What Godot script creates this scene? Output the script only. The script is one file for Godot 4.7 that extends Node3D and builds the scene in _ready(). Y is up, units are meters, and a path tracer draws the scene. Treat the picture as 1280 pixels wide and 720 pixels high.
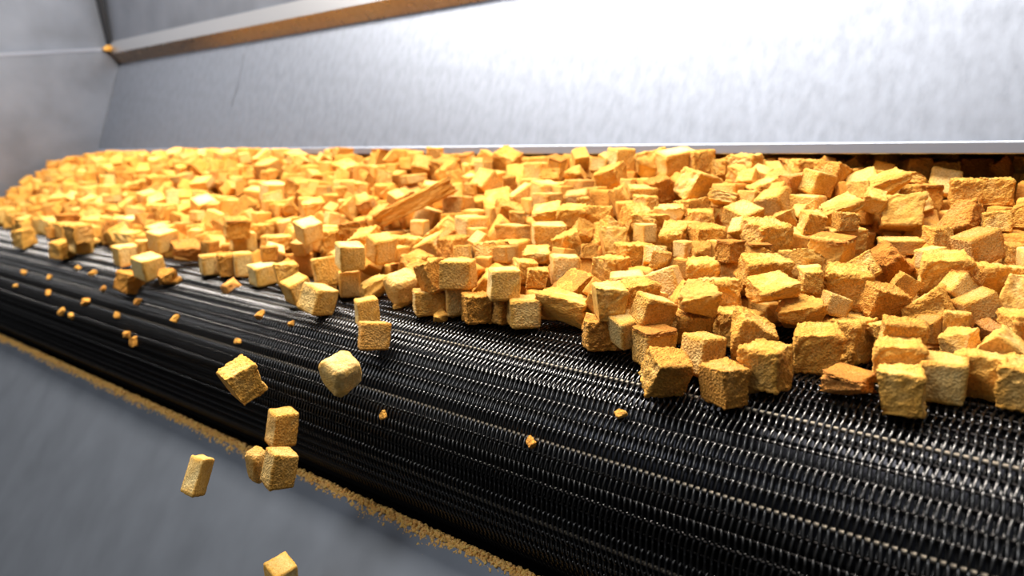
extends Node3D
# A crouton line: heaped croutons ride a steel spiral mesh belt over its nose roller and drop onto a steel chute; a galvanised hopper stands behind.
# World: x along the roller, y up, belt travels towards +z; the flat belt top is y = 0, the nose roller's axis is (y -0.06, z 0).

const EYE := Vector3(0, 0.086, 0.2925)
const LENS := 914.0
const ROLL_R := 0.060
const PITCH := 0.00265          # of the spiral wires
const ROW := 0.0060             # between cross rods
const WIRE := 0.00053
const BELT_X0 := -1.176
const BELT_X1 := 0.40
const CELL := 0.003
const GX0 := -1.177
const GZ0 := -0.335
const GNX := 526
const GNZ := 132

var rng := RandomNumberGenerator.new()
var names := {}
var H := PackedFloat32Array()     # the height of what lies on the belt so far
var CAP := PackedFloat32Array()   # how high the fill may reach
var crouton_meshes := []
var crust_mesh: ArrayMesh
var tone_materials := []
var M := {}
var laid := []                    # every crouton: {pos, basis, half, kind, tone, label, hand}

# ---------------------------------------------------------------- names and metas
func numbered(called: String) -> String:
	if not names.has(called):
		names[called] = 0
		return called
	names[called] += 1
	return "%s_%03d" % [called, names[called]]

func tag(o: Node, label: String, category: String, group := "", kind := "") -> Node:
	if label != "": o.set_meta("label", label)
	if category != "": o.set_meta("category", category)
	if group != "": o.set_meta("group", group)
	if kind != "": o.set_meta("kind", kind)
	return o

func thing(called: String, label: String, category: String, at := Vector3.ZERO, group := "") -> Node3D:
	var o := Node3D.new()
	o.name = numbered(called)
	add_child(o)
	o.position = at
	tag(o, label, category, group)
	return o

func part(called: String, mesh: Mesh, material: Material, parent: Node, at := Transform3D.IDENTITY) -> MeshInstance3D:
	var m := MeshInstance3D.new()
	m.name = called
	m.mesh = mesh
	if material: m.material_override = material
	m.transform = at
	m.cast_shadow = GeometryInstance3D.SHADOW_CASTING_SETTING_ON
	parent.add_child(m, true)
	return m

# ---------------------------------------------------------------- shapes
func quad(st: SurfaceTool, a: Vector3, b: Vector3, c: Vector3, d: Vector3):   # clockwise seen from the front
	for p in [a, b, c, a, c, d]: st.add_vertex(p)

func prism(profile: PackedVector2Array, x0: float, x1: float) -> ArrayMesh:
	# a closed (z, y) outline pushed along x; the outline runs so that its inside lies to the right
	var st := SurfaceTool.new()
	st.begin(Mesh.PRIMITIVE_TRIANGLES)
	st.set_smooth_group(-1)
	var n := profile.size()
	var area := 0.0
	for i in n:
		var p := profile[i]
		var q := profile[(i + 1) % n]
		area += p.x * q.y - q.x * p.y
	for i in n:
		var p := profile[i]
		var q := profile[(i + 1) % n]
		if area > 0:
			quad(st, Vector3(x0, p.y, p.x), Vector3(x1, p.y, p.x), Vector3(x1, q.y, q.x), Vector3(x0, q.y, q.x))
		else:
			quad(st, Vector3(x0, q.y, q.x), Vector3(x1, q.y, q.x), Vector3(x1, p.y, p.x), Vector3(x0, p.y, p.x))
	var tri := Geometry2D.triangulate_polygon(profile)
	for k in range(0, tri.size(), 3):
		var a := profile[tri[k]]
		var b := profile[tri[k + 1]]
		var c := profile[tri[k + 2]]
		if (b - a).cross(c - a) < 0:
			var t := b; b = c; c = t
		for p in [a, c, b]: st.add_vertex(Vector3(x1, p.y, p.x))
		for p in [a, b, c]: st.add_vertex(Vector3(x0, p.y, p.x))
	st.generate_normals()
	return st.commit()

func sheet(points: PackedVector2Array, thick: float, x0: float, x1: float) -> ArrayMesh:
	# a bent sheet of metal: the (z, y) polyline with its thickness on the right of its run
	var n := points.size()
	var back := PackedVector2Array()
	for i in n:
		var d := Vector2.ZERO
		if i > 0: d += (points[i] - points[i - 1]).normalized()
		if i < n - 1: d += (points[i + 1] - points[i]).normalized()
		d = d.normalized()
		back.append(points[i] + Vector2(d.y, -d.x) * thick)
	var outline := PackedVector2Array(points)
	for i in n: outline.append(back[n - 1 - i])
	return prism(outline, x0, x1)

func upright(outline: PackedVector2Array, x0: float, x1: float) -> ArrayMesh:
	return prism(outline, x0, x1)

func spiral_mesh(turn: float) -> ArrayMesh:
	# one flattened helix of wire, right- or left-handed; local x along the belt's width, y out of the belt, z along its travel
	var turns := int((BELT_X1 - BELT_X0) / PITCH)
	var per := 16
	var sides := 6
	var n := turns * per
	var vs := PackedVector3Array()
	var ns := PackedVector3Array()
	vs.resize((n + 1) * sides)
	ns.resize((n + 1) * sides)
	var ring := []
	for k in per:
		var u := TAU * k / per
		var a := signf(cos(u)) * pow(absf(cos(u)), 0.72) * (ROW * 0.5 + WIRE * 1.6)
		var b := signf(sin(u)) * pow(absf(sin(u)), 0.92) * 0.00168
		ring.append(Vector2(a, b))
	for i in n + 1:
		var k := i % per
		var c: Vector2 = ring[k]
		var nxt: Vector2 = ring[(k + 1) % per]
		var prv: Vector2 = ring[(k + per - 1) % per]
		var x := BELT_X0 + PITCH * float(i) / per
		var tangent := Vector3(2.0 * PITCH / per, nxt.y - prv.y, (nxt.x - prv.x) * turn).normalized()
		var p := Vector3(x, c.y, c.x * turn)
		var out := Vector3(0, c.y * 3.0, c.x * turn)
		var s := (out - tangent * out.dot(tangent)).normalized()
		var t := tangent.cross(s)
		for j in sides:
			var w := TAU * j / sides
			var d := s * cos(w) + t * sin(w)
			vs[i * sides + j] = p + d * WIRE
			ns[i * sides + j] = d
	var idx := PackedInt32Array()
	idx.resize(n * sides * 6)
	var q := 0
	for i in n:
		for j in sides:
			var a := i * sides + j
			var b := i * sides + (j + 1) % sides
			for v in [a, a + sides, b, b, a + sides, b + sides]:
				idx[q] = v
				q += 1
	var arrays := []
	arrays.resize(Mesh.ARRAY_MAX)
	arrays[Mesh.ARRAY_VERTEX] = vs
	arrays[Mesh.ARRAY_NORMAL] = ns
	arrays[Mesh.ARRAY_INDEX] = idx
	var m := ArrayMesh.new()
	m.add_surface_from_arrays(Mesh.PRIMITIVE_TRIANGLES, arrays)
	return m

func toast(c: float) -> Color:
	# linear base colours from pale crumb over gold to dark crust
	var pale := Color(0.92, 0.72, 0.34)
	var gold := Color(0.84, 0.475, 0.10)
	var brown := Color(0.42, 0.19, 0.06)
	return pale.lerp(gold, clampf(c * 2.0, 0, 1)) if c < 0.5 else gold.lerp(brown, clampf(c * 2.0 - 1.0, 0, 1))

func lump(seed_value: int, size: Vector3, n: int, warp: float, rough: float, cuts: int, base: float, edge: float, patch: float, round_by := 0.13) -> ArrayMesh:
	# a cut and toasted cube of bread: skewed, worn at its edges, pitted; cuts break corners off
	var r := RandomNumberGenerator.new()
	r.seed = seed_value
	var low := FastNoiseLite.new()
	low.seed = seed_value
	low.frequency = 0.55
	var mid := FastNoiseLite.new()
	mid.seed = seed_value + 7
	mid.frequency = 1.6
	mid.fractal_octaves = 3
	var fine := FastNoiseLite.new()
	fine.seed = seed_value + 3
	fine.frequency = 3.6
	fine.fractal_octaves = 2
	var pit := FastNoiseLite.new()
	pit.seed = seed_value + 13
	pit.noise_type = FastNoiseLite.TYPE_CELLULAR
	pit.cellular_return_type = FastNoiseLite.RETURN_DISTANCE
	pit.frequency = 1.9
	var corner := []
	for i in 8: corner.append(Vector3(r.randf_range(-1, 1), r.randf_range(-1, 1), r.randf_range(-1, 1)) * 0.16 * warp)
	var planes := []
	for i in cuts:
		var d := Vector3(r.randf_range(-1, 1), r.randf_range(-1, 1), r.randf_range(-1, 1)).normalized()
		planes.append([d, r.randf_range(0.72, 0.98)])
	var face_tone := []
	for i in 6: face_tone.append(r.randf_range(-1, 1) * patch)
	var ts := []
	for i in n + 1:
		var t := -1.0 + 2.0 * i / n
		ts.append(signf(t) * pow(absf(t), 0.72))
	var axes := [[Vector3.RIGHT, Vector3.UP, Vector3.BACK], [Vector3.UP, Vector3.BACK, Vector3.RIGHT], [Vector3.BACK, Vector3.RIGHT, Vector3.UP]]
	var st := SurfaceTool.new()
	st.begin(Mesh.PRIMITIVE_TRIANGLES)
	st.set_smooth_group(0)
	for f in 6:
		var ax: Array = axes[f % 3]
		var sg := 1.0 if f < 3 else -1.0
		var pts := []
		var cols := []
		for i in n + 1:
			for j in n + 1:
				var p: Vector3 = ax[0] * sg + ax[1] * ts[i] + ax[2] * ts[j]
				var inner := p.clamp(Vector3.ONE * (round_by - 1.0), Vector3.ONE * (1.0 - round_by))
				var dir := (p - inner).normalized()
				var q := inner + dir * round_by
				var shift := Vector3.ZERO
				for c in 8:
					var cx := 1.0 if c & 1 else -1.0
					var cy := 1.0 if c & 2 else -1.0
					var cz := 1.0 if c & 4 else -1.0
					shift += corner[c] * ((1 + cx * q.x) * (1 + cy * q.y) * (1 + cz * q.z) / 8.0)
				var hole := clampf(0.55 - (pit.get_noise_3dv(q) + 1.0) * 1.15, 0.0, 1.0)
				var m := mid.get_noise_3dv(q)
				var l := low.get_noise_3dv(q + Vector3(5, 0, 0))
				q += shift + dir * (l * 0.13 * warp + m * 0.12 * rough - hole * 0.24 * rough + fine.get_noise_3dv(q) * 0.13 * rough)
				for pl in planes:
					var over: float = q.dot(pl[0]) - pl[1]
					if over > 0: q -= pl[0] * over
				pts.append(q * size)
				var second := maxf(absf(ts[i]), absf(ts[j]))
				var c0: float = base + edge * smoothstep(0.55, 1.0, second) + face_tone[f] * (1.0 - smoothstep(0.6, 1.0, second) * 0.6) + l * 0.22 + m * 0.20
				cols.append(toast(clampf(c0 + hole * 0.12, 0, 1)))
		for i in n:
			for j in n:
				var a := i * (n + 1) + j
				var quads := [a, a + 1, a + n + 2, a, a + n + 2, a + n + 1] if sg < 0 else [a, a + n + 1, a + n + 2, a, a + n + 2, a + 1]
				var flip := [quads[0], quads[2], quads[1], quads[3], quads[5], quads[4]]
				for v in flip:
					st.set_color(cols[v])
					st.add_vertex(pts[v])
	st.generate_normals()
	st.index()
	return st.commit()

# ---------------------------------------------------------------- materials
func noise_texture(kind: int, freq: float, octaves: int, seed_value: int, ramp: Gradient = null, size := 512) -> NoiseTexture2D:
	var n := FastNoiseLite.new()
	n.noise_type = kind
	n.frequency = freq
	n.fractal_octaves = octaves
	n.seed = seed_value
	var t := NoiseTexture2D.new()
	t.width = size
	t.height = size
	t.seamless = true
	t.noise = n
	if ramp: t.color_ramp = ramp
	return t

func ramp(a: Color, b: Color, c: Color) -> Gradient:
	var g := Gradient.new()
	g.set_color(0, a)
	g.set_color(1, c)
	g.add_point(0.5, b)
	return g

func metal(albedo: Color, metallic: float, rough: float, mottle: float, scale: Vector3, seed_value: int, relief := 0.0) -> StandardMaterial3D:
	var m := StandardMaterial3D.new()
	m.albedo_color = albedo
	m.metallic = metallic
	m.roughness = 1.0
	m.uv1_triplanar = true
	m.uv1_world_triplanar = true
	m.uv1_scale = scale
	var lo := clampf(rough - mottle, 0.03, 1.0)
	var hi := clampf(rough + mottle, 0.03, 1.0)
	m.roughness_texture = noise_texture(FastNoiseLite.TYPE_SIMPLEX_SMOOTH, 0.02, 4, seed_value, ramp(Color(lo, lo, lo), Color(rough, rough, rough), Color(hi, hi, hi)))
	m.roughness_texture_channel = BaseMaterial3D.TEXTURE_CHANNEL_RED
	m.albedo_texture = noise_texture(FastNoiseLite.TYPE_SIMPLEX_SMOOTH, 0.03, 5, seed_value + 3, ramp(Color(0.86, 0.86, 0.86), Color(0.94, 0.94, 0.94), Color(1, 1, 1)))
	if relief > 0:
		m.heightmap_enabled = true
		m.heightmap_scale = relief
		m.heightmap_texture = noise_texture(FastNoiseLite.TYPE_SIMPLEX_SMOOTH, 0.05, 4, seed_value + 9)
	return m

func plain(albedo: Color, metallic: float, rough: float) -> StandardMaterial3D:
	var m := StandardMaterial3D.new()
	m.albedo_color = albedo
	m.metallic = metallic
	m.roughness = rough
	return m

func bread(tint: Color, relief: float, height: Texture2D, grain: Texture2D) -> StandardMaterial3D:
	var m := StandardMaterial3D.new()
	m.albedo_color = tint
	m.vertex_color_use_as_albedo = true
	m.albedo_texture = grain
	m.roughness = 0.85
	m.metallic_specular = 0.3
	m.uv1_triplanar = true
	m.uv1_scale = Vector3.ONE * 46.0
	m.heightmap_enabled = true
	m.heightmap_scale = relief
	m.heightmap_texture = height
	return m

# ---------------------------------------------------------------- the heap
func belt_y(z: float) -> float:
	if z <= 0: return 0.0
	if z >= ROLL_R: return -0.2
	return -ROLL_R + sqrt(ROLL_R * ROLL_R - z * z)

func along(points: Array, x: float) -> float:
	for i in points.size() - 1:
		if x < points[i + 1].x:
			return lerpf(points[i].y, points[i + 1].y, clampf((x - points[i].x) / (points[i + 1].x - points[i].x), 0, 1))
	return points[-1].y

var front_line := [Vector2(-1.18, -0.02), Vector2(-0.943, 0.012), Vector2(-0.824, 0.012), Vector2(-0.74, 0.012), Vector2(-0.677, 0.012), Vector2(-0.606, 0.008), Vector2(-0.551, 0.006), Vector2(-0.505, 0.012), Vector2(-0.447, 0.012), Vector2(-0.377, 0.008), Vector2(-0.337, 0.002), Vector2(-0.297, 0.012), Vector2(-0.251, 0.011), Vector2(-0.223, 0.006), Vector2(-0.179, 0.012), Vector2(-0.154, 0.012), Vector2(-0.134, 0.012), Vector2(-0.115, 0.012), Vector2(-0.098, 0.011), Vector2(-0.089, 0.001), Vector2(-0.077, -0.024), Vector2(-0.054, -0.008), Vector2(-0.041, -0.019), Vector2(-0.024, -0.021), Vector2(0.42, -0.012)]
var slopes := [Vector2(-1.18, 0.75), Vector2(-0.9, 0.62), Vector2(-0.6, 0.50), Vector2(-0.3, 0.42), Vector2(-0.05, 0.36)]
var crest := [Vector2(-1.18, 0.070), Vector2(-1.05, 0.080), Vector2(-0.9, 0.085), Vector2(-0.3, 0.084), Vector2(-0.2, 0.082), Vector2(-0.12, 0.076), Vector2(-0.05, 0.066), Vector2(0.16, 0.062)]

func heap_top(x: float, z: float) -> float:
	var front := along(front_line, x)
	if z > front: return -1.0
	var s := 0.0155 + along(slopes, x) * maxf(0.0, front - 0.010 - z)
	var top := along(crest, x)
	if z < -0.185: top = lerpf(top, 0.088, clampf((-0.185 - z) / 0.05, 0, 1))
	return minf(s, top)

func cell(x: float, z: float) -> int:
	return clampi(int((z - GZ0) / CELL), 0, GNZ - 1) * GNX + clampi(int((x - GX0) / CELL), 0, GNX - 1)

# the box's lowest and highest height over each grid cell it covers: [cell, low, high, ...] round its centre's height
func footprint(x: float, z: float, b: Basis, half: Vector3) -> PackedFloat32Array:
	var out := PackedFloat32Array()
	var rx := absf(b.x.x) * half.x + absf(b.y.x) * half.y + absf(b.z.x) * half.z
	var rz := absf(b.x.z) * half.x + absf(b.y.z) * half.y + absf(b.z.z) * half.z
	var i0 := maxi(int((x - rx - GX0) / CELL), 0)
	var i1 := mini(int((x + rx - GX0) / CELL), GNX - 1)
	var k0 := maxi(int((z - rz - GZ0) / CELL), 0)
	var k1 := mini(int((z + rz - GZ0) / CELL), GNZ - 1)
	var d := Vector3(b.x.y, b.y.y, b.z.y)
	for k in range(k0, k1 + 1):
		for i in range(i0, i1 + 1):
			var o := Vector3(GX0 + (i + 0.5) * CELL - x, 0, GZ0 + (k + 0.5) * CELL - z)
			var q := Vector3(b.x.dot(o), b.y.dot(o), b.z.dot(o))
			var lo := -1.0
			var hi := 1.0
			for a in 3:
				if absf(d[a]) < 1e-5:
					if absf(q[a]) > half[a]: lo = 2.0
				else:
					var t0 := (-half[a] - q[a]) / d[a]
					var t1 := (half[a] - q[a]) / d[a]
					lo = maxf(lo, minf(t0, t1))
					hi = minf(hi, maxf(t0, t1))
			if lo < hi:
				out.append(k * GNX + i)
				out.append(lo)
				out.append(hi)
	return out

func rest_height(fp: PackedFloat32Array) -> float:
	var y := -1.0
	for k in range(0, fp.size(), 3):
		y = maxf(y, H[int(fp[k])] - fp[k + 1])
	return y

func settle(fp: PackedFloat32Array, y: float):
	for k in range(0, fp.size(), 3):
		var c := int(fp[k])
		H[c] = maxf(H[c], y + fp[k + 2])

func loose_basis(level: float) -> Basis:
	var b := Basis(Vector3.UP, rng.randf() * TAU)
	var roll := rng.randf()
	if roll > level:
		var axis := Vector3(rng.randf_range(-1, 1), rng.randf_range(-0.3, 0.3), rng.randf_range(-1, 1)).normalized()
		b = Basis(axis, deg_to_rad(rng.randf_range(8, 48))) * b
	return b

func keep(pos: Vector3, b: Basis, half: Vector3, kind: int, tone: int, label := "", crust := false, hand := false):
	laid.append({"pos": pos, "basis": b, "half": half, "kind": kind, "tone": tone, "label": label, "crust": crust, "hand": hand})

func size_at(x: float) -> float:
	return lerpf(0.0156, 0.0178, clampf((-x - 0.2) / 0.25, 0, 1)) if x < -0.2 else lerpf(0.0156, 0.0172, clampf((x + 0.2) / 0.12, 0, 1))

func fill_heap():
	var dry := 0
	while dry < 1500 and laid.size() < 7000:
		var x := rng.randf_range(-1.165, 0.39)
		var z := rng.randf_range(-0.32, 0.03)
		var c := cell(x, z)
		var gap := CAP[c] - H[c]
		if gap < 0.0085:
			dry += 1
			continue
		var best := 1e9
		var pick := []
		var s := size_at(x) * 0.5
		var shape := rng.randf()
		var half := Vector3(s * rng.randf_range(0.92, 1.08), s * rng.randf_range(0.90, 1.06), s * rng.randf_range(0.92, 1.08))
		if shape < 0.03: half.y *= rng.randf_range(0.45, 0.65)
		elif shape < 0.09: half *= rng.randf_range(0.55, 0.75)
		for t in (3 if gap > 0.035 else 7):
			var px := clampf(x + rng.randf_range(-0.007, 0.007), -1.163, 0.392)
			var pz := clampf(z + rng.randf_range(-0.007, 0.007), -0.322, 0.05)
			var b := loose_basis(0.22)
			var fp := footprint(px, pz, b, half * 0.93)
			if fp.size() == 0: continue
			var y := rest_height(fp)
			var over := 0.0
			var void_sum := 0.0
			for k in range(0, fp.size(), 3):
				var cc := int(fp[k])
				over = maxf(over, y + fp[k + 2] - CAP[cc])
				void_sum += y + fp[k + 1] - H[cc]
			if over > 0.0080: continue
			var score := void_sum / (fp.size() / 3.0) + y * 0.35 + absf(over) * 0.1
			if score < best:
				best = score
				pick = [Vector3(px, y, pz), b, half, fp]
		if pick.is_empty():
			dry += 1
			continue
		dry = 0
		settle(pick[3], pick[0].y)
		var kr := rng.randf()
		var kind := rng.randi_range(0, 7) if kr < 0.42 else (rng.randi_range(8, 15) if kr < 0.84 else rng.randi_range(16, 19))
		if pick[0].x > -0.25 and kind < 8 and rng.randf() < 0.55: kind += 8
		var tr := rng.randf()
		var tone := 0 if tr < 0.16 else (1 if tr < 0.48 else (2 if tr < 0.80 else (3 if tr < 0.95 else 4)))
		keep(pick[0], pick[1], pick[2], kind, tone, "", rng.randf() < 0.06)

func see(p: Vector3, fwd: Vector3, right: Vector3, up: Vector3) -> Vector3:
	var v := p - EYE
	var depth := v.dot(fwd)
	return Vector3(640 + LENS * v.dot(right) / depth, 360 - LENS * v.dot(up) / depth, depth)

func rank_by_view(cam: Camera3D) -> PackedInt32Array:
	# how much of the picture each crouton shows, from a coarse depth buffer
	var fwd := -cam.basis.z
	var right := cam.basis.x
	var up := cam.basis.y
	var w := 214
	var h := 120
	var depth := PackedFloat32Array()
	var owner_of := PackedInt32Array()
	depth.resize(w * h)
	depth.fill(1e9)
	owner_of.resize(w * h)
	owner_of.fill(-1)
	for n in laid.size():
		var o: Dictionary = laid[n]
		var b: Basis = o.basis
		var half: Vector3 = o.half
		for a in 3:
			var axis: Vector3 = b[a]
			var sg := 1.0 if (EYE - o.pos).dot(axis) > 0 else -1.0
			var u: Vector3 = b[(a + 1) % 3] * half[(a + 1) % 3]
			var v: Vector3 = b[(a + 2) % 3] * half[(a + 2) % 3]
			var centre: Vector3 = o.pos + axis * half[a] * sg
			for i in 9:
				for j in 9:
					var s := see(centre + u * (i - 4) / 4.0 + v * (j - 4) / 4.0, fwd, right, up)
					if s.z < 0.05: continue
					if s.y < 193 and o.pos.z < -0.178: continue
					var px := int(s.x / 6.0)
					var py := int(s.y / 6.0)
					if s.x < 0 or s.y < 0 or px >= w or py >= h: continue
					if s.z < depth[py * w + px]:
						depth[py * w + px] = s.z
						owner_of[py * w + px] = n
	var count := PackedInt32Array()
	count.resize(laid.size())
	for n in owner_of:
		if n >= 0: count[n] += 1
	return count

func place_crouton(o: Dictionary, label: String, group: String) -> Node3D:
	var t := thing("crouton", label, "crouton", o.pos, group)
	t.basis = o.basis
	var s: Vector3 = o.half / 0.0078
	part("crumb_body", crouton_meshes[o.kind], tone_materials[o.tone], t, Transform3D(Basis.from_scale(s), Vector3.ZERO))
	if o.crust:
		var c := part("crust", crust_mesh, M.crust, t, Transform3D(Basis.from_scale(s * Vector3(0.99, 1, 0.99)), Vector3(0, o.half.y * 0.93, 0)))
		c.set_meta("label", "browner crust face")
	return t

# ---------------------------------------------------------------- the scene
func _ready():
	rng.seed = 20417
	# camera, sky, lights, exposure
	var cam := Camera3D.new()
	cam.name = "camera"
	cam.fov = 42.996
	cam.near = 0.01
	cam.far = 50
	var yaw := deg_to_rad(50.823)
	var pitch := deg_to_rad(10.3545)
	var view := Vector3(-cos(yaw) * cos(pitch), -sin(pitch), -sin(yaw) * cos(pitch))
	var attr := CameraAttributesPhysical.new()
	attr.frustum_focal_length = 12.0 / tan(deg_to_rad(42.996 / 2.0))
	attr.frustum_focus_distance = 0.33
	attr.exposure_aperture = 10.5
	attr.exposure_multiplier = 1.0
	cam.attributes = attr
	add_child(cam)
	cam.fov = 42.996
	cam.near = 0.01
	cam.far = 50
	cam.look_at_from_position(EYE, EYE + view, Vector3.UP)

	var env := Environment.new()
	env.background_mode = Environment.BG_SKY
	var sky_m := ProceduralSkyMaterial.new()
	sky_m.sky_top_color = Color(0.90, 0.92, 0.95)
	sky_m.sky_horizon_color = Color(0.60, 0.61, 0.64)
	sky_m.ground_horizon_color = Color(0.33, 0.325, 0.33)
	sky_m.ground_bottom_color = Color(0.22, 0.215, 0.22)
	sky_m.sky_energy_multiplier = 0.55
	sky_m.ground_energy_multiplier = 0.5
	sky_m.sun_angle_max = 0.0
	var sky := Sky.new()
	sky.sky_material = sky_m
	env.sky = sky
	env.tonemap_mode = Environment.TONE_MAPPER_LINEAR
	env.tonemap_exposure = 1.09
	env.sdfgi_enabled = true
	env.ssao_enabled = true
	env.ssil_enabled = true
	var we := WorldEnvironment.new()
	we.name = "world_environment"
	we.environment = env
	add_child(we)

	lamp("key_light", Vector3(-0.50, 0.58, 0.03), Vector3(-0.47, 0.0, -0.01), Vector2(1.0, 0.09), Color(1.0, 0.975, 0.94), 1.62)
	lamp("hall_light", Vector3(-1.3, 1.9, 1.8), Vector3(-0.3, 0.0, -0.1), Vector2(1.0, 0.8), Color(0.97, 0.98, 1.0), 2.5)

	make_materials()
	build_hopper()
	build_conveyor()
	build_chute()
	build_croutons(cam)
	build_falling()
	build_crumbs()

func lamp(called: String, at: Vector3, to: Vector3, size: Vector2, color: Color, energy: float):
	var l := AreaLight3D.new()
	l.name = called
	l.area_size = size
	l.light_color = color
	l.light_energy = energy
	l.area_range = 12.0
	l.area_attenuation = 2.0
	l.shadow_enabled = true
	add_child(l)
	l.look_at_from_position(at, to, Vector3.FORWARD)

func make_materials():
	M.panel = metal(Color(0.485, 0.505, 0.545), 0.70, 0.54, 0.05, Vector3(7, 4, 7), 5, 0.004)
	M.end_panel = metal(Color(0.54, 0.56, 0.60), 0.75, 0.5, 0.05, Vector3(0.9, 0.9, 0.9), 21)
	M.chute = metal(Color(0.40, 0.42, 0.45), 0.6, 0.55, 0.04, Vector3(1.5, 1.5, 1.5), 31)
	M.hem = plain(Color(0.66, 0.68, 0.73), 0.8, 0.38)
	M.ledge = plain(Color(0.60, 0.60, 0.61), 0.75, 0.42)
	M.slot = metal(Color(0.62, 0.57, 0.52), 0.9, 0.30, 0.08, Vector3(8, 8, 8), 41)
	M.wire = metal(Color(0.35, 0.345, 0.34), 0.95, 0.21, 0.06, Vector3(30, 30, 30), 51)
	M.rod = plain(Color(0.16, 0.15, 0.145), 0.95, 0.38)
	M.rod_worn = plain(Color(0.50, 0.46, 0.40), 0.7, 0.45)
	M.roller = plain(Color(0.13, 0.135, 0.155), 0.9, 0.34)
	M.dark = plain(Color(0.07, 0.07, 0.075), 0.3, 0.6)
	M.seal = plain(Color(0.10, 0.10, 0.11), 0.0, 0.6)
	var pores := noise_texture(FastNoiseLite.TYPE_CELLULAR, 0.035, 3, 3)
	var fine := noise_texture(FastNoiseLite.TYPE_SIMPLEX_SMOOTH, 0.05, 4, 4)
	var grain := noise_texture(FastNoiseLite.TYPE_SIMPLEX_SMOOTH, 0.03, 5, 8, ramp(Color(0.80, 0.74, 0.66), Color(0.95, 0.93, 0.90), Color(1, 1, 1)))
	tone_materials = [
		bread(Color(1.0, 1.0, 1.0), 0.035, pores, grain),
		bread(Color(1.0, 0.97, 0.92), 0.08, pores, grain),
		bread(Color(0.98, 0.93, 0.85), 0.125, pores, grain),
		bread(Color(0.94, 0.86, 0.77), 0.125, pores, grain),
		bread(Color(0.90, 0.78, 0.68), 0.125, pores, grain),
		bread(Color(0.95, 0.85, 0.86), 0.125, pores, grain),
	]
	M.crust = bread(Color(0.92, 0.82, 0.74), 0.07, pores, grain)
	for i in 8: crouton_meshes.append(lump(100 + i, Vector3.ONE * 0.0076, 10, 0.55, 0.28, 0, 0.24, 0.22, 0.22))
	for i in 8: crouton_meshes.append(lump(200 + i, Vector3.ONE * 0.0077, 16, 0.85, 0.85, 1 if i % 3 == 0 else 0, 0.45, 0.08, 0.17, 0.10))
	for i in 4: crouton_meshes.append(lump(300 + i, Vector3.ONE * 0.0078, 16, 1.2, 1.15, 4, 0.47, 0.05, 0.16))
	for i in 2: crouton_meshes.append(lump(350 + i, Vector3.ONE * 0.0079, 14, 0.9, 0.35, 0, 0.26, 0.08, 0.1, 0.55))
	crust_mesh = lump(400, Vector3(0.0077, 0.0010, 0.0077), 14, 0.5, 0.9, 0, 0.62, 0.0, 0.10, 0.3)

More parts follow.
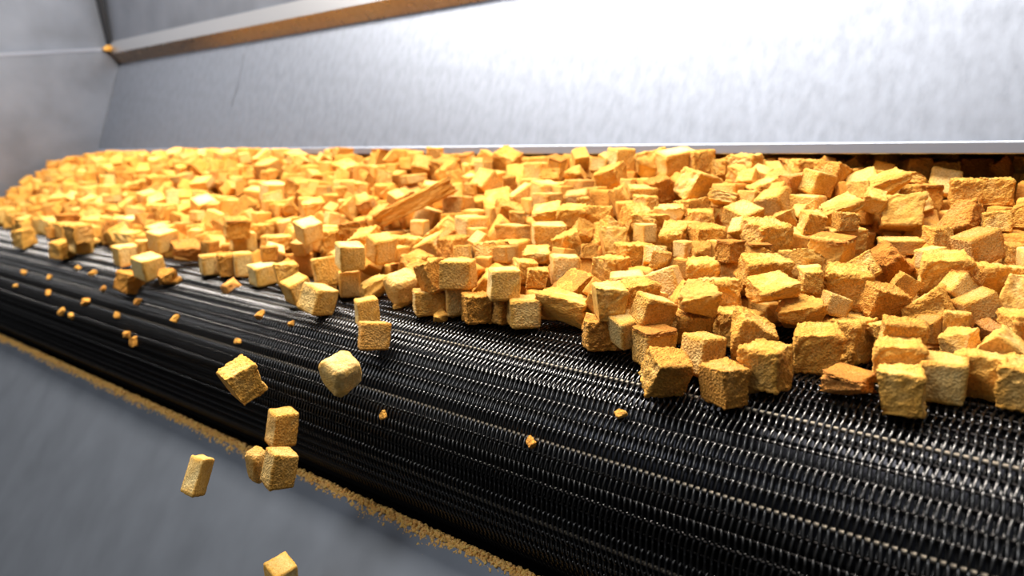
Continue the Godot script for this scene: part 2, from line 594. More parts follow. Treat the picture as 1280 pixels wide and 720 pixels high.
func build_hopper():
	var h := thing("hopper", "pale galvanised sheet metal hopper standing over the back of the belt", "hopper", Vector3(0, 0, 0))
	var x0 := -1.178
	var x1 := 0.42
	part("front_panel", sheet(PackedVector2Array([Vector2(-0.1785, 0.0925), Vector2(-0.2205, 0.2195)]), -0.0018, x0, x1), M.panel, h)
	var mark := SurfaceTool.new()
	mark.begin(Mesh.PRIMITIVE_TRIANGLES)
	var was := Vector3.ZERO
	for k in 9:
		var f := k / 8.0
		var up := 0.205 - 0.062 * f
		var at := Vector3(-0.832 + 0.010 * f - 0.012 * f * f, up, -0.1785 - 0.042 * (up - 0.0925) / 0.127 + 0.0003)
		if k > 0: quad(mark, was, at, at + Vector3(0.0011, 0, 0), was + Vector3(0.0011, 0, 0))
		was = at
	mark.generate_normals()
	part("scratch", mark.commit(), plain(Color(0.36, 0.37, 0.39), 0.6, 0.6), h)
	part("hem", prism(PackedVector2Array([Vector2(-0.1765, 0.0862), Vector2(-0.1758, 0.0868), Vector2(-0.1760, 0.0922), Vector2(-0.1770, 0.0932), Vector2(-0.1800, 0.0932), Vector2(-0.1800, 0.0862)]), x0, x1), M.hem, h)
	part("ledge_underside", sheet(PackedVector2Array([Vector2(-0.2212, 0.2190), Vector2(-0.2075, 0.2330)]), -0.0015, x0, x1), M.slot, h)
	part("ledge_face", sheet(PackedVector2Array([Vector2(-0.2072, 0.2330), Vector2(-0.2105, 0.2505)]), -0.0015, x0, x1), M.ledge, h)
	part("upper_panel", sheet(PackedVector2Array([Vector2(-0.2120, 0.2500), Vector2(-0.2060, 0.3300), Vector2(-0.1900, 0.6200)]), -0.0018, x0, x1), M.end_panel, h)
	# the end of the hopper, across the belt: a lower sheet with a folded top and an upper sheet set behind it
	part("end_panel", prism(PackedVector2Array([Vector2(-0.42, -0.26), Vector2(0.42, -0.26), Vector2(0.42, 0.138), Vector2(-0.066, 0.2165), Vector2(-0.225, 0.2415), Vector2(-0.42, 0.2415)]), x0 - 0.004, x0 - 0.002), M.end_panel, h)
	part("end_fold", prism(PackedVector2Array([Vector2(0.42, 0.1375), Vector2(0.42, 0.1415), Vector2(-0.066, 0.2200), Vector2(-0.219, 0.2440), Vector2(-0.219, 0.2400)]), x0 - 0.008, x0 - 0.0012), M.hem, h)
	part("upper_end_panel", prism(PackedVector2Array([Vector2(-0.42, 0.20), Vector2(0.42, 0.10), Vector2(0.42, 0.62), Vector2(-0.42, 0.62)]), x0 - 0.016, x0 - 0.014), M.end_panel, h)
	part("corner_seal", prism(PackedVector2Array([Vector2(-0.2115, 0.2500), Vector2(-0.2085, 0.2500), Vector2(-0.1995, 0.31), Vector2(-0.1900, 0.42), Vector2(-0.1940, 0.42), Vector2(-0.2035, 0.31)]), x0 - 0.013, x0 + 0.002), M.seal, h)
	part("back_panel", prism(PackedVector2Array([Vector2(-0.424, -0.26), Vector2(-0.42, -0.26), Vector2(-0.42, 0.62), Vector2(-0.424, 0.62)]), x0 - 0.016, x1), M.dark, h)
	part("cover", prism(PackedVector2Array([Vector2(-0.424, 0.62), Vector2(-0.188, 0.62), Vector2(-0.188, 0.624), Vector2(-0.424, 0.624)]), x0 - 0.016, x1), M.dark, h)
	part("side_panel", prism(PackedVector2Array([Vector2(-0.42, -0.26), Vector2(-0.19, -0.26), Vector2(-0.19, 0.09), Vector2(-0.23, 0.22), Vector2(-0.22, 0.62), Vector2(-0.42, 0.62)]), x1 - 0.003, x1), M.dark, h)

func build_conveyor():
	var belt := thing("conveyor_belt", "dark oiled steel conveyor belt of close wire spirals curving over the nose roller", "conveyor belt")
	var right := spiral_mesh(1.0)
	var left := spiral_mesh(-1.0)
	var rod := CylinderMesh.new()
	rod.top_radius = 0.00062
	rod.bottom_radius = 0.00062
	rod.height = BELT_X1 - BELT_X0
	rod.radial_segments = 10
	rod.rings = 1
	var mid := ROLL_R - 0.0022
	var flat_rows := 56
	var arc_rows := int(mid * PI * 1.12 / ROW)
	var at := []
	for i in flat_rows + arc_rows + 1:
		var s := (i - flat_rows) * ROW
		var wave := 0.00050 * sin(i * TAU / 3.0 + 0.4) + rng.randf_range(-0.00025, 0.00025)
		if s <= 0: at.append(Vector2(s, -0.0022 + wave))
		else:
			var th := s / mid
			var rr := mid - 0.0002 + wave
			at.append(Vector2(sin(th) * rr, -ROLL_R + cos(th) * rr))
	for i in at.size():
		var p: Vector2 = at[i]
		var lay := Basis(Vector3(0, 0, 1), PI / 2)
		part("cross_rod", rod, M.rod_worn if i % 6 == 1 else M.rod, belt, Transform3D(lay * Basis.from_scale(Vector3(1.45, 1, 1.45)) if i % 6 == 1 else lay, Vector3((BELT_X0 + BELT_X1) / 2, p.y, p.x)))
		if i + 1 < at.size():
			var q: Vector2 = at[i + 1]
			var d := (q - p).normalized()
			var along_z := Vector3(0, d.y, d.x)
			var out := Vector3(0, d.x, -d.y)
			var b := Basis(Vector3.RIGHT, out, along_z)
			b = b * Basis(Vector3.RIGHT, deg_to_rad(rng.randf_range(-7, 7) + 7.0 * cos(i * TAU / 3.0 + 1.0)))
			var c := (p + q) / 2
			part("wire_spiral", right if i % 2 == 0 else left, M.wire, belt, Transform3D(b, Vector3(rng.randf_range(-0.0003, 0.0003), c.y, c.x)))
	var drum := thing("nose_roller", "smooth dark steel roller inside the turn of the belt", "roller", Vector3((BELT_X0 + BELT_X1) / 2, -ROLL_R, 0))
	var cyl := CylinderMesh.new()
	cyl.top_radius = ROLL_R - 0.0060
	cyl.bottom_radius = ROLL_R - 0.0060
	cyl.height = BELT_X1 - BELT_X0
	cyl.radial_segments = 96
	cyl.rings = 1
	part("drum", cyl, M.roller, drum, Transform3D(Basis(Vector3(0, 0, 1), PI / 2), Vector3.ZERO))
	var bed := part("belt_bed", prism(PackedVector2Array([Vector2(-0.34, -0.0075), Vector2(-0.03, -0.0075), Vector2(-0.03, -0.0100), Vector2(-0.34, -0.0100)]), BELT_X0, BELT_X1), M.dark, self)
	tag(bed, "dark flat bed plate under the straight run of the belt", "bed plate")
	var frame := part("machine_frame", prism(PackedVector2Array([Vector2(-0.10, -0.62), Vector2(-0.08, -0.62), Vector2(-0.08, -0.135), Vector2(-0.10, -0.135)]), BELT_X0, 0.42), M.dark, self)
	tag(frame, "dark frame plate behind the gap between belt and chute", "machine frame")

func build_chute():
	var c := thing("discharge_chute", "smooth grey steel chute sloping down in front of the belt", "chute")
	part("slide_plate", sheet(PackedVector2Array([Vector2(0.051, -0.1035), Vector2(0.0535, -0.1045), Vector2(0.40, -0.56)]), 0.003, -1.178, 0.42), M.chute, c)
	# fine toasted crumbs caked along the chute's upper edge
	var mm := MultiMesh.new()
	mm.transform_format = MultiMesh.TRANSFORM_3D
	mm.use_colors = true
	mm.mesh = lump(500, Vector3.ONE * 0.0008, 3, 1.2, 1.0, 2, 0.28, 0.0, 0.1)
	var n := 34000
	mm.instance_count = n
	for i in n:
		var x := rng.randf_range(-1.17, 0.40)
		var spread := absf(rng.randfn(0.0, 0.5))
		var wide := 0.0105 + 0.0012 * sin(x * 40.0) + 0.0010 * sin(x * 143.0)
		var a := minf(spread, 0.5 + 0.6 * rng.randf() * rng.randf()) * wide
		var p := Vector3(x, -0.1030, 0.0500) + Vector3(0, -0.76, 0.6) * a + Vector3(0, 0.6, 0.8) * rng.randf_range(-0.0003, 0.0018) * (1.2 - minf(spread, 1.0))
		if a < 0.001: p += Vector3(0, 0.0, -0.0008) * rng.randf()
		var s := rng.randf_range(0.5, 1.25)
		mm.set_instance_transform(i, Transform3D(Basis(Vector3(rng.randf_range(-1, 1), rng.randf_range(-1, 1), 0.5).normalized(), rng.randf() * TAU) * Basis.from_scale(Vector3.ONE * s), p))
		var t := rng.randf_range(0.85, 1.0)
		mm.set_instance_color(i, Color(t, t * rng.randf_range(0.86, 1.0), t * 0.85))
	var dust := MultiMeshInstance3D.new()
	dust.name = "crumb_dust"
	dust.multimesh = mm
	dust.material_override = tone_materials[0]
	add_child(dust)
	tag(dust, "golden crumb dust caked along the upper edge of the grey chute", "crumb dust", "", "stuff")

func hand_basis(yaw_deg: float, pitch_deg: float, roll_deg: float) -> Basis:
	return Basis(Vector3.UP, deg_to_rad(yaw_deg)) * Basis(Vector3.RIGHT, deg_to_rad(pitch_deg)) * Basis(Vector3.BACK, deg_to_rad(roll_deg))

func build_croutons(cam: Camera3D):
	H.resize(GNX * GNZ)
	CAP.resize(GNX * GNZ)
	for k in GNZ:
		for i in GNX:
			var x := GX0 + (i + 0.5) * CELL
			var z := GZ0 + (k + 0.5) * CELL
			H[k * GNX + i] = belt_y(z)
			var top := heap_top(x, z)
			if z > -0.190 and z < -0.166: top = minf(top, 0.0775)
			CAP[k * GNX + i] = top
	# the front edge, crouton by crouton: [label, x, y, z, yaw, pitch, roll, width, height, depth in mm, kind, tone, crust]
	var front := [
		["square golden crouton at the foot of a stack of three, nearest the camera", -49.7, 5.1, 17.9, 12, 0, 1, 15.6, 15.6, 15.5, 8, 1, 0],
		["middle crouton of the straight stack of three at right", -53.8, 11.3, 1.8, 12, 3, 0, 15.4, 14.5, 15, 9, 1, 0],
		["topmost crouton of the straight stack of three at right", -56.1, 16.5, -12.2, 12, 6, -2, 15.5, 15, 15, 10, 2, 0],
		["smooth-faced crouton right beside the foot of the stack of three", -39.1, 7.7, 1.6, 9, 2, 0, 15.3, 15.4, 15.2, 0, 1, 0],
		["second crouton right of the stack of three, rough on top", -29.1, 8.0, -10.3, 2, -4, 3, 15.8, 16, 15.6, 11, 1, 0],
		["crouton cut by the photo's right edge in the front row", -14.3, 8.0, -4.7, -1, 0, 0, 16, 16, 16, 12, 2, 0],
		["pinkish crumbly bread bit behind the smooth-faced crouton", -48.0, 8.0, -41.1, 28, 10, 8, 11, 8, 11, 16, 5, 0],
		["ragged broken crouton behind the front row at far right", -38.4, 8.0, -53.8, 36, -10, 5, 16, 12, 14, 17, 2, 0],
		["rough crouton behind the front row by the photo's right edge", -24.9, 10.0, -66.7, 29, 12, -6, 15, 14, 15, 18, 2, 0],
		["small pink-topped bit on the ragged crouton at far right", -31.9, 16.5, -48.3, 45, 20, 12, 8, 7, 8, 19, 5, 0],
		["small flat dark brown crust lying alone on the mesh", -67.5, 2.9, 13.6, -14, 6, -4, 14, 9, 13, 17, 5, 1],
		["large square crouton with streaked top left of the dark brown crust", -85.3, 8.5, -8.3, 19, 8, 2, 16.8, 17, 16.5, 9, 2, 0],
		["rounded golden crouton left of the large streaked one", -96.4, 5.2, 18.9, -3, 0, 0, 16, 16.5, 15.5, 13, 2, 0],
		["crouton turned corner-on at the front edge, pores on top", -107.4, -1.1, 31.8, 62, 2, 0, 14.5, 16, 14.5, 8, 3, 0],
		["narrow crouton behind the corner-on one, smooth left side", -122.9, 5.4, 17.3, 66, 0, -4, 13.5, 16, 14, 1, 2, 0],
		["crouton tipping forward over the belt's edge at the heap's lowest point", -131.3, 0.1, 33.4, 45, 24, -6, 16, 15.5, 14.5, 10, 2, 0],
		["pale-sided brown crouton behind the tipping one", -145.5, 5.1, 17.6, 63, 4, 3, 15, 15.5, 14, 2, 2, 1],
		["golden crouton with worn edges behind the narrow one", -140.2, 9.6, -5.3, 50, 8, 0, 14.5, 14.5, 14.5, 11, 2, 0],
		["pale pinkish bread-end above the golden worn crouton", -135.9, 23.1, -1.6, 45, 20, 10, 16, 13, 15, 16, 0, 0],
		["crouton with pale pitted left face and brown right face", -122.6, 10.0, -16.4, 64, 0, 0, 16, 16, 16.5, 13, 1, 0],
		["thick flat crouton bent over the pale pitted one", -99.6, 18.0, -26.6, 31, 14, 10, 18, 12, 14, 16, 1, 0],
		["golden crouton right of the streaked square one, vertical grain", -78.3, 9.0, -48.1, -11, 3, 3, 15.5, 16, 15.5, 12, 2, 0],
		["thick yellowish block leaning in the heap above the front row", -41.5, 15.0, -78.9, 26, 6, 0, 19, 14, 15, 3, 0, 0],
		["tiny pale-topped crouton between the stack and the yellowish block", -64.4, 16.0, -69.3, 48, 0, 0, 9.5, 10, 9.5, 4, 1, 0],
		["brown-fronted crouton low at the heap's edge under pale ones", -174.9, 5.3, 14.1, 46, -3, 2, 15.4, 14, 15, 14, 3, 0],
		["smooth diamond-set crouton above the pale-sided brown one", -150.3, 17.6, 9.3, 56, 8, -14, 16, 14, 13.5, 5, 2, 0],
		["pale crouton leaning against the smooth diamond-set one", -161.1, 9.4, 13.6, 66, 10, 10, 14, 14, 14, 6, 1, 0],
		["yellowish porous crouton above the brown-fronted one", -171.3, 20.2, 13.3, 42, 5, -3, 15.5, 16, 15.5, 8, 0, 0],
		["long double-length crouton block lying along the heap's edge", -205.9, 10.7, -2.0, 17, 4, -9, 25, 13.5, 15, 11, 1, 0],
		["pale golden crouton under the long double block", -223.0, 7.9, 9.3, 50, 0, 0, 16, 15, 15, 0, 1, 0],
		["pale upright crouton standing on the brown-corner one", -233.6, 21.8, 12.3, 48, 0, 0, 15.5, 15.5, 15, 1, 0, 0],
		["crouton with a brown corner facing the camera", -239.4, 6.7, 5.5, 76, 0, 0, 15.5, 14, 15.5, 14, 3, 0],
		["tall crouton with a white left side and brown front", -266.8, 23.2, 10.6, 27, 0, 0, 17, 16.5, 16, 2, 2, 0],
		["square crouton leftmost of the touching pair under the tall one", -287.4, 5.4, 12.6, 52, 0, 0, 17, 13.5, 16, 3, 2, 0],
		["square crouton right of the touching pair under the tall one", -270.8, 8.1, 6.7, 51, 0, 0, 14, 17, 16, 4, 2, 0],
		["brownish crouton between the touching pair and brown-corner one", -250.9, 7.0, 14.2, 52, 0, 0, 13, 14.5, 14, 15, 3, 0],
		["rounded smooth crouton rolling at the heap's edge", -314.3, 10.2, 6.6, 78, 20, 20, 18, 17, 17, 21, 1, 0],
		["jagged pale crouton fragment left of the rolling one", -340.8, 6.1, 6.6, 70, -8, 10, 16, 13, 13, 17, 0, 0],
		["dark porous crouton beside the rolling one", -283.6, 20.0, 13.0, 69, -12, 14, 13, 17, 14, 15, 3, 0],
		["square pale golden crouton with a dimple by the rolling pair", -375.8, 13.9, 14.1, 61, -6, 8, 17, 18.5, 16, 5, 1, 0],
		["plain flat-faced crouton right of the dimpled one", -359.9, 7.4, 10.2, 56, 0, 0, 13, 16.5, 14, 6, 1, 0],
		["pale crouton tumbling on the mesh in front of the heap, right of a pair", -358.9, 1.2, 34.4, 92, 14, -12, 17, 16.5, 15.5, 7, 1, 0],
		["crouton tumbling on the mesh, left and behind of a pair", -389.1, 2.6, 27.9, 86, 6, 20, 15, 15, 13, 0, 1, 0],
		["narrow pale crouton upright on the mesh below the fragment", -315.5, -0.3, 33.6, 59, 0, 6, 12.5, 15, 12, 1, 1, 0],
		["crouton rolling on the mesh just below the narrow pale one", -293.6, -7.9, 47.8, 60, -8, -6, 15.5, 15.5, 15, 2, 3, 0],
		["crouton with a slanting pale top standing proud of the heap", -348.2, 28.2, -6.4, 79, 14, 4, 15.5, 16.5, 14, 0, 1, 0],
		["square-topped pale crouton left of the slanting-topped one", -349.5, 26.1, 16.9, 66, 10, 0, 15.5, 15.5, 14, 3, 0, 0],
		["white-faced tilted crouton high above the dimpled one", -419.8, 35.2, -4.3, 87, 16, 14, 15.5, 14.5, 14.5, 4, 0, 0],
		["brown-crusted crouton in the heap left of the middle", -510.1, 31.2, -4.0, 70, 10, 0, 16.5, 14.5, 16, 9, 2, 1],
		["pale block below the brown-crusted crouton", -517.4, 19.5, -13.5, 69, 0, 0, 19, 15, 17, 5, 0, 0],
		["upright narrow crouton under the pale block", -479.9, 8.1, 10.3, 66, 0, 0, 13, 18, 14, 6, 1, 0],
		["pale creamy crouton at the heap's foot right of the narrow one", -446.3, 5.1, 15.1, 78, 4, 6, 17, 14, 16, 7, 0, 0],
		["flat-sided crouton right of the creamy one at the heap's foot", -421.5, 7.2, 14.5, 63, 0, 0, 16, 15.5, 15, 8, 1, 0],
		["pale knobbly crouton topmost of the cluster on the left mesh", -561.0, 2.3, 40.9, 96, 10, 12, 18, 17, 17, 3, 0, 0],
		["square crouton at the back of the cluster on the left mesh", -599.3, 7.8, 39.8, 87, 2, 4, 17.5, 16.5, 16, 4, 1, 0],
		["brownish crouton lowest of the cluster on the left mesh", -586.2, -12.4, 45.1, 103, 10, -10, 17.5, 16, 16.5, 13, 3, 0],
		["pale flat crouton behind the knobbly one on the left mesh", -591.6, 12.1, 26.4, 82, 0, 0, 16, 14, 16, 5, 1, 0],
		["small ragged brown bit right of the left mesh cluster", -544.7, -5.9, 35.9, 89, 12, 20, 12, 12, 11, 16, 3, 0],
		["single round-cornered crouton alone on the far left mesh", -746.4, -0.6, 34.6, 111, 4, 6, 16, 15.5, 15.5, 9, 2, 0],
		["crouton at the heap's foot near the photo's left edge", -856.5, 2.4, 30.6, 107, 0, 10, 16.5, 17, 15.5, 10, 1, 0],
		["dark brown arched crust piece at the heap's left foot", -562.6, 10.7, 10.6, 81, 24, 0, 20, 13, 15, 16, 5, 1],
		["second round-cornered crouton at the heap's far left foot", -731.6, 4.7, 23.3, 92, 6, -4, 16.5, 15.5, 16, 1, 1, 0],
		["brown-fronted square crouton at the heap's left foot", -720.1, 15.5, 28.6, 100, 0, 3, 17.5, 17.5, 16.5, 12, 3, 0],
		["pale crouton between the left mesh cluster and the dark crust", -576.3, 19.6, 21.7, 101, 8, 8, 18, 17, 17, 2, 0, 0],
		["low pale bit at the heap's foot beside the lone left crouton", -741.1, 3.6, 12.8, 79, 0, -8, 13, 10, 13, 17, 0, 0],
		["square crouton at the foot right of the dark arched crust", -513.1, 5.5, 16.2, 74, 0, 0, 16, 15.5, 14.5, 6, 2, 0],
		["darker square crouton next right at the heap's foot", -494.2, 6.5, 14.2, 69, 0, 0, 14, 16.5, 14, 13, 3, 0],
		["golden crouton low at the heap's edge below the long block's right end", -163.8, 21.3, 0.1, 51, 4, 2, 15, 14.5, 15, 9, 2, 0],
	]
	for f in front:
		var half := Vector3(f[7], f[8], f[9]) * 0.0005
		var b := hand_basis(f[4], f[5], f[6])
		var pos := Vector3(f[1], f[2], f[3]) * 0.001
		settle(footprint(pos.x, pos.z, b, half), pos.y)
		keep(pos, b, half, f[10], f[11], f[0], f[12] > 0, true)
	# those picked out on the heap: the fill leaves room for them
	var picked := [
		["long thin brown crust strip lying across the top of the heap", -375.9, 50.9, -61.1, 38, 0, 26, 56, 11, 15, 13, 3, 1],
		["very pale cream crouton shining on the heap", -299.0, 59.2, -110.6, 71, 8, 0, 16, 15, 16, 0, 0, 0],
		["large pale yellow bulging crouton high under the hem", -226.0, 79.2, -158.0, 57, 12, 10, 24, 17, 18, 5, 0, 0],
		["pale grey-faced crouton left of the large bulging one", -245.0, 74.8, -156.0, 37, -16, 8, 19, 16, 15, 16, 0, 0],
		["square golden crouton reaching up over the hem's edge", -268.3, 80.5, -157.0, 61, 4, 0, 16, 17, 15, 1, 1, 0],
		["brown square crouton at the hem, right of the bulging one", -209.8, 75.7, -160.0, 45, 0, 6, 15, 17, 13, 14, 2, 0],
		["left crouton of the upright pair at the heap's top right", -60.2, 62.6, -161.7, 16, 0, 0, 15, 15, 14, 13, 2, 0],
		["right crouton of the upright pair at the heap's top right", -47.2, 62.6, -163.8, 10, 0, 0, 16, 14.5, 14, 8, 2, 0],
		["crumbly-topped crouton beneath the hem right of middle", -97.1, 67.5, -149.2, 36, 10, 10, 19, 15, 16, 17, 1, 0],
		["pale-faced porous crouton in the upper right of the heap", -83.6, 52.7, -131.8, 17, -18, 0, 18, 17, 15, 9, 0, 0],
		["pale crumb-faced crouton in the middle of the heap", -217.0, 36.3, -64.5, 37, -14, 0, 16, 16, 14, 8, 0, 0],
		["box-shaped golden crouton with bright lower face", -226.8, 56.6, -113.7, 39, 10, 0, 17, 15, 14, 2, 2, 0],
		["white-grey bread sliver between two golden croutons", -234.6, 52.3, -103.0, 81, -30, 12, 6, 18, 12, 16, 0, 0],
		["pale wide-faced crouton in the heap left of middle", -257.2, 36.7, -58.7, 44, 6, 2, 20, 15, 15, 3, 1, 0],
		["upright square crouton with smooth front in the heap's middle", -225.9, 22.2, -30.3, 45, 0, 0, 15, 18, 14, 4, 1, 0],
		["large pale slanted crouton above the heap's middle right", -198.8, 64.1, -133.1, 59, 16, -14, 22, 17, 17, 10, 0, 0],
		["large sharp-cornered crouton in the right of the heap", -133.2, 40.8, -75.5, 60, 8, 0, 19, 18, 17, 12, 2, 0],
		["broad flat-topped crouton in the lower right of the heap", -122.5, 29.7, -45.5, 42, 8, 4, 20, 16, 18, 11, 2, 0],
		["dark-fronted crouton in shade at the heap's top right", -65.3, 75.7, -222.3, 17, 0, 0, 17, 14, 15, 14, 3, 0],
		["large rough-topped crouton near the right edge of the heap", -54.2, 33.6, -79.8, 16, 12, 0, 18, 18, 16, 9, 1, 0],
		["round-faced smooth crouton by the right edge of the heap", -45.8, 42.2, -108.4, 51, 0, 18, 17, 15, 14, 6, 3, 0],
		["porous crouton at right of the heap with a square front", -88.2, 27.4, -54.6, 18, 8, -4, 19, 18, 16, 13, 2, 0],
		["brown open-pored crouton in front of the square-fronted one", -72.1, 19.4, -49.4, 42, 14, -12, 15, 13, 13, 15, 3, 0],
		["tall porous crouton in the middle right of the heap", -151.9, 28.3, -42.2, 28, 4, 2, 15, 19, 15, 13, 1, 0],
		["rust-toned crouton with dark pores high in the heap", -219.9, 60.3, -123.5, 48, 10, 20, 13, 14, 13, 15, 4, 0],
		["pinkish-brown lump in the upper right of the heap", -143.3, 66.4, -141.5, 48, 20, 10, 14, 18, 14, 18, 5, 0],
		["golden wedge crouton right of the pinkish-brown lump", -129.1, 66.0, -139.2, 55, 10, -10, 15, 13, 14, 5, 1, 0],
		["pale flaky-topped crouton in the right middle of the heap", -111.0, 55.0, -112.7, 45, 16, 12, 19, 15, 16, 17, 0, 0],
		["thin golden crouton slab lying flat at right", -79.4, 44.0, -111.5, 23, 4, 2, 20, 8, 14, 2, 2, 0],
		["smooth golden crouton with two clean faces left of middle", -322.1, 36.0, -61.3, 78, 4, 0, 18, 17, 16, 6, 1, 0],
		["pale smooth crouton shining in the left of the heap", -579.3, 50.9, -82.8, 87, 10, 4, 20, 18, 18, 3, 0, 0],
		["pale boxy crouton at the left of the heap", -714.1, 21.3, -15.8, 103, 6, 4, 18, 17, 17, 7, 0, 0],
		["golden crouton with clean corner in the left of the heap", -645.9, 16.7, -9.3, 105, 10, 10, 18, 17, 17, 4, 1, 0],
		["pale crouton with dark crumb beneath, left quarter", -637.4, 36.7, -47.8, 92, 24, 14, 19, 15, 17, 5, 0, 0],
	]
	for f in picked:
		var half := Vector3(f[7], f[8], f[9]) * 0.0005
		var b := hand_basis(f[4], f[5], f[6])
		var fp := footprint(f[1] * 0.001, f[3] * 0.001, b, half)
		for k in range(0, fp.size(), 3):
			var c := int(fp[k])
			CAP[c] = minf(CAP[c], f[2] * 0.001 + fp[k + 1] - 0.004)
	fill_heap()
	for f in picked:
		var half := Vector3(f[7], f[8], f[9]) * 0.0005
		var b := hand_basis(f[4], f[5], f[6])
		var fp := footprint(f[1] * 0.001, f[3] * 0.001, b, half * 0.93)
		var y := clampf(rest_height(fp), f[2] * 0.001 - 0.003, f[2] * 0.001 + 0.004)
		settle(fp, y)
		keep(Vector3(f[1] * 0.001, y, f[3] * 0.001), b, half, f[10], f[11], f[0], f[12] > 0, true)
	var seen := rank_by_view(cam)
	var order := range(laid.size())
	for i in laid.size():
		if laid[i].hand: seen[i] += 100000
	order.sort_custom(func(a, b): return seen[a] > seen[b] if seen[a] != seen[b] else a < b)
	var single := {}
	for r in mini(300, order.size()):
		single[order[r]] = true
	print("croutons ", laid.size(), " seen ", Array(seen).filter(func(v): return v > 0).size(), " smallest single ", seen[order[mini(299, order.size() - 1)]])
	# the rest of the heap: alike pieces past the 300 that show largest
	var rest := []
	for i in laid.size():
		if not single.has(i): rest.append(i)
	var mm := MultiMesh.new()
	mm.transform_format = MultiMesh.TRANSFORM_3D
	mm.use_colors = true
	mm.mesh = lump(208, Vector3.ONE * 0.0077, 7, 0.7, 0.55, 0, 0.40, 0.12, 0.2)
	mm.instance_count = rest.size()
	var tints := [Color(1.0, 1.0, 1.0), Color(0.98, 0.92, 0.82), Color(0.92, 0.82, 0.70), Color(0.86, 0.74, 0.61), Color(0.76, 0.61, 0.50), Color(0.85, 0.7, 0.66)]
	for i in rest.size():
		var o: Dictionary = laid[rest[i]]
		var turn: Basis = o.basis * Basis([Vector3.UP, Vector3.RIGHT, Vector3.BACK][i % 3], PI / 2 * (i % 4))
		var half: Vector3 = o.half
		if i % 4 % 2 == 1:
			if i % 3 == 0: half = Vector3(half.z, half.y, half.x)
			elif i % 3 == 1: half = Vector3(half.x, half.z, half.y)
			else: half = Vector3(half.y, half.x, half.z)
		mm.set_instance_transform(i, Transform3D(turn * Basis.from_scale(half / 0.0078), o.pos))
		mm.set_instance_color(i, tints[o.tone])
	var heap := MultiMeshInstance3D.new()
	heap.name = "crouton_heap"
	heap.multimesh = mm
	heap.material_override = bread(Color(0.99, 0.96, 0.90), 0.035, tone_materials[1].heightmap_texture, tone_materials[1].albedo_texture)
	add_child(heap)
	tag(heap, "the many smaller showing croutons deep and far back in the heap on the belt", "crouton heap", "", "stuff")
	# labels for the singles that were not picked out by hand: look, place on the heap, and order there
	var looks := ["pale", "light golden", "golden", "deep golden", "brown"]
	var cells := {}
	var fwd := -cam.basis.z
	var words := {}
	for i in single:
		var o: Dictionary = laid[i]
		if o.label != "": continue
		var s := see(o.pos, fwd, cam.basis.x, cam.basis.y)
		var column := "by the end panel" if s.x < 160 else ("in the left quarter" if s.x < 330 else ("left of middle" if s.x < 640 else ("right of middle" if s.x < 960 else "in the right quarter")))
		var depth_front: float = along(front_line, o.pos.x) - o.pos.z
		var band := "low on the heap" if depth_front < 0.045 else ("halfway up the heap" if depth_front < 0.10 else ("high on the heap" if o.pos.z > -0.165 else "shaded behind the hem"))
		var shape := "slab" if o.half.y < 0.0052 else ("bit" if o.half.x < 0.0062 else ("rough lump" if o.kind >= 16 else ("cube" if o.kind < 8 else "porous cube")))
		var key := "%s %s crouton %s %s" % [looks[mini(o.tone, 4)], shape, band, column]
		key = key.replace("slab crouton", "crouton slab").replace("bit crouton", "crouton bit").replace("lump crouton", "crouton lump").replace("cube crouton", "crouton cube")
		if not cells.has(key): cells[key] = []
		cells[key].append([s.x, i])
	var ordinal := ["first", "second", "third", "fourth", "fifth", "sixth", "seventh", "eighth", "ninth", "tenth", "eleventh", "twelfth"]
	for key in cells:
		var list: Array = cells[key]
		list.sort_custom(func(a, b): return a[0] < b[0])
		for j in list.size():
			var more := "" if list.size() == 1 else (", leftmost" if j == 0 else (", rightmost" if j == list.size() - 1 else ", %s from left" % ordinal[mini(j, 11)]))
			words[list[j][1]] = key + more
	var ids := single.keys()
	ids.sort()
	for i in ids:
		var o: Dictionary = laid[i]
		place_crouton(o, o.label if o.label != "" else words[i], "croutons heaped on the belt")

func build_falling():
	var drops := [
		["two-toned crouton falling leftmost over the lower mesh, pointed top", -306.3, -18.8, 117.3, 84, 10, 22, 16, 18, 13, 8, 1, 0],
		["round pale crouton falling right of the others over the mesh", -240.1, -3.2, 109.7, 93, 24, 22, 14, 14, 13.5, 21, 0, 0],
		["upright crouton falling over the chute's upper edge", -317.4, -52.1, 90.1, 77, 4, -6, 13, 18, 12, 1, 2, 0],
		["left crouton of the close pair falling past the crumbed edge", -324.8, -70.8, 100.6, 95, 10, 14, 10, 18, 10, 20, 2, 0],
		["right crouton of the close pair falling past the crumbed edge", -298.4, -64.0, 104.9, 78, 6, -12, 13, 18, 12, 3, 2, 0],
		["thin pale slice-like crouton falling alone over the chute", -323.2, -64.8, 133.2, 104, 6, -20, 8.5, 18, 8.5, 1, 0, 0],
		["pale crouton cut by the photo's bottom edge, falling", -309.1, -126.7, 101.0, 88, 16, 10, 13, 15, 13, 0, 0, 0],
		["small crouton falling left at the photo's bottom edge", -395.7, -173.7, 76.9, 81, 10, 20, 10, 10, 10, 4, 1, 0],
	]
	for f in drops:
		var o := {"pos": Vector3(f[1], f[2], f[3]) * 0.001, "basis": hand_basis(f[4], f[5], f[6]), "half": Vector3(f[7], f[8], f[9]) * 0.0005, "kind": f[10], "tone": f[11], "crust": f[12] > 0}
		place_crouton(o, f[0], "croutons falling off the belt")

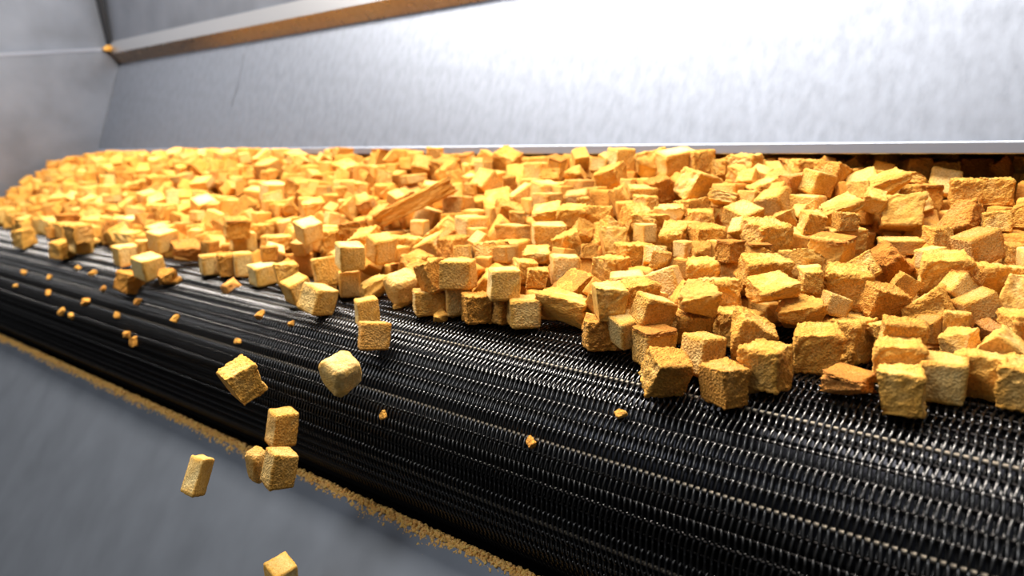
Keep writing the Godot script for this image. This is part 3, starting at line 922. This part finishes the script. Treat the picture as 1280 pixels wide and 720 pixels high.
func build_crumbs():
	var shapes := []
	for i in 4: shapes.append(lump(600 + i, Vector3(0.0022, 0.0014, 0.0018), 5, 1.6, 1.2, 4, 0.52, 0.1, 0.15))
	var spots := [
		["tan crumb near the left edge of the mesh, upper of two", -804.4, -26.3, 50.1, 1.3, 2],
		["tan crumb on the mesh just right of the upper left one", -742.8, -24.6, 48.9, 1.1, 2],
		["orange crumb on the mesh left of the cluster, upper", -703.8, -13.2, 38.2, 1.1, 2],
		["orange crumb on the mesh just below the upper one", -668.3, -14.4, 39.6, 1.3, 2],
		["tiny pale crumb low on the far left mesh", -809.2, -39.2, 56.7, 1.0, 1],
		["brown crumb standing on the mesh in the left", -728.4, -36.7, 55.7, 1.4, 3],
		["brown crumb on the mesh below the cluster's left", -649.3, -34.1, 54.6, 1.6, 3],
		["small crumb high on the mesh under the cluster", -630.8, -22.2, 47.1, 1.0, 3],
		["golden crumb, left of two side by side low on the mesh", -690.9, -47.9, 59.2, 1.5, 2],
		["golden crumb, right of two side by side low on the mesh", -670.1, -48.5, 59.3, 1.3, 2],
		["brown crumb under the mesh cluster", -566.0, -24.4, 48.8, 1.3, 3],
		["tan crumb below the mesh cluster", -588.2, -36.9, 55.8, 1.2, 2],
		["pale tan crumb on the mesh left of the tumbling pair", -502.6, -28.5, 51.6, 1.35, 2],
		["brown crumb, left of two low on the dark mesh", -564.7, -47.9, 59.2, 1.5, 3],
		["brown crumb, right of two low on the dark mesh", -553.4, -51.5, 59.8, 1.7, 3],
		["tan crumb above the two-toned falling crouton", -419.3, -30.9, 52.9, 1.08, 2],
		["dark orange crumb on the mesh left of the tumbling pair", -412.4, -15.0, 40.3, 1.35, 3],
		["faint crumb on the mesh below the tumbling pair", -377.7, -15.5, 40.9, 0.9, 3],
		["tan crumb alone on the dark mesh under the middle", -274.9, -44.8, 58.5, 0.9900000000000001, 2],
		["yellow crumb on the mesh below the heap's lowest part", -145.0, -18.4, 43.8, 1.08, 1],
		["brown crumb on the mesh in the photo's middle", -181.9, -36.3, 55.6, 1.08, 3],
		["pale flake on the mesh right of the narrow crouton", -313.2, -1.0, 13.1, 1.08, 0],
		["broken crumb just under the square touching pair", -275.8, -1.8, 16.1, 1.9800000000000002, 1],
		["small crumb right of the broken crumb under the pair", -270.1, -0.4, 9.5, 1.1700000000000002, 2],
		["small brown crumb in front of the brown-corner crouton", -254.8, -0.8, 12.1, 1.08, 3],
		["pinkish bread flake lying on the mesh at left", -472.1, -5.2, 25.4, 2.7, 5],
		["crumb at the foot of the rounded golden crouton", -100.4, -4.0, 22.6, 1.53, 2],
		["small crumb by the right end of the left cluster", -537.8, -8.2, 31.1, 1.35, 3],
		["orange crumb on the end panel's fold in the upper left corner", -1174.5, 239.4, -204.0, 2.5, 1],
	]
	for i in spots.size():
		var f: Array = spots[i]
		var nrm := Vector3.UP if f[3] < 0 else Vector3(0, f[2] * 0.001 + ROLL_R, f[3] * 0.001).normalized()
		var m := part(numbered("bread_crumb"), shapes[i % 4], tone_materials[f[5]], self, Transform3D(Basis(Quaternion(Vector3.UP, nrm)) * Basis(Vector3.UP, i * 1.7) * Basis.from_scale(Vector3.ONE * f[4]), Vector3(f[1], f[2], f[3]) * 0.001 + nrm * 0.0006))
		tag(m, f[0], "crumb", "loose crumbs on the machine")
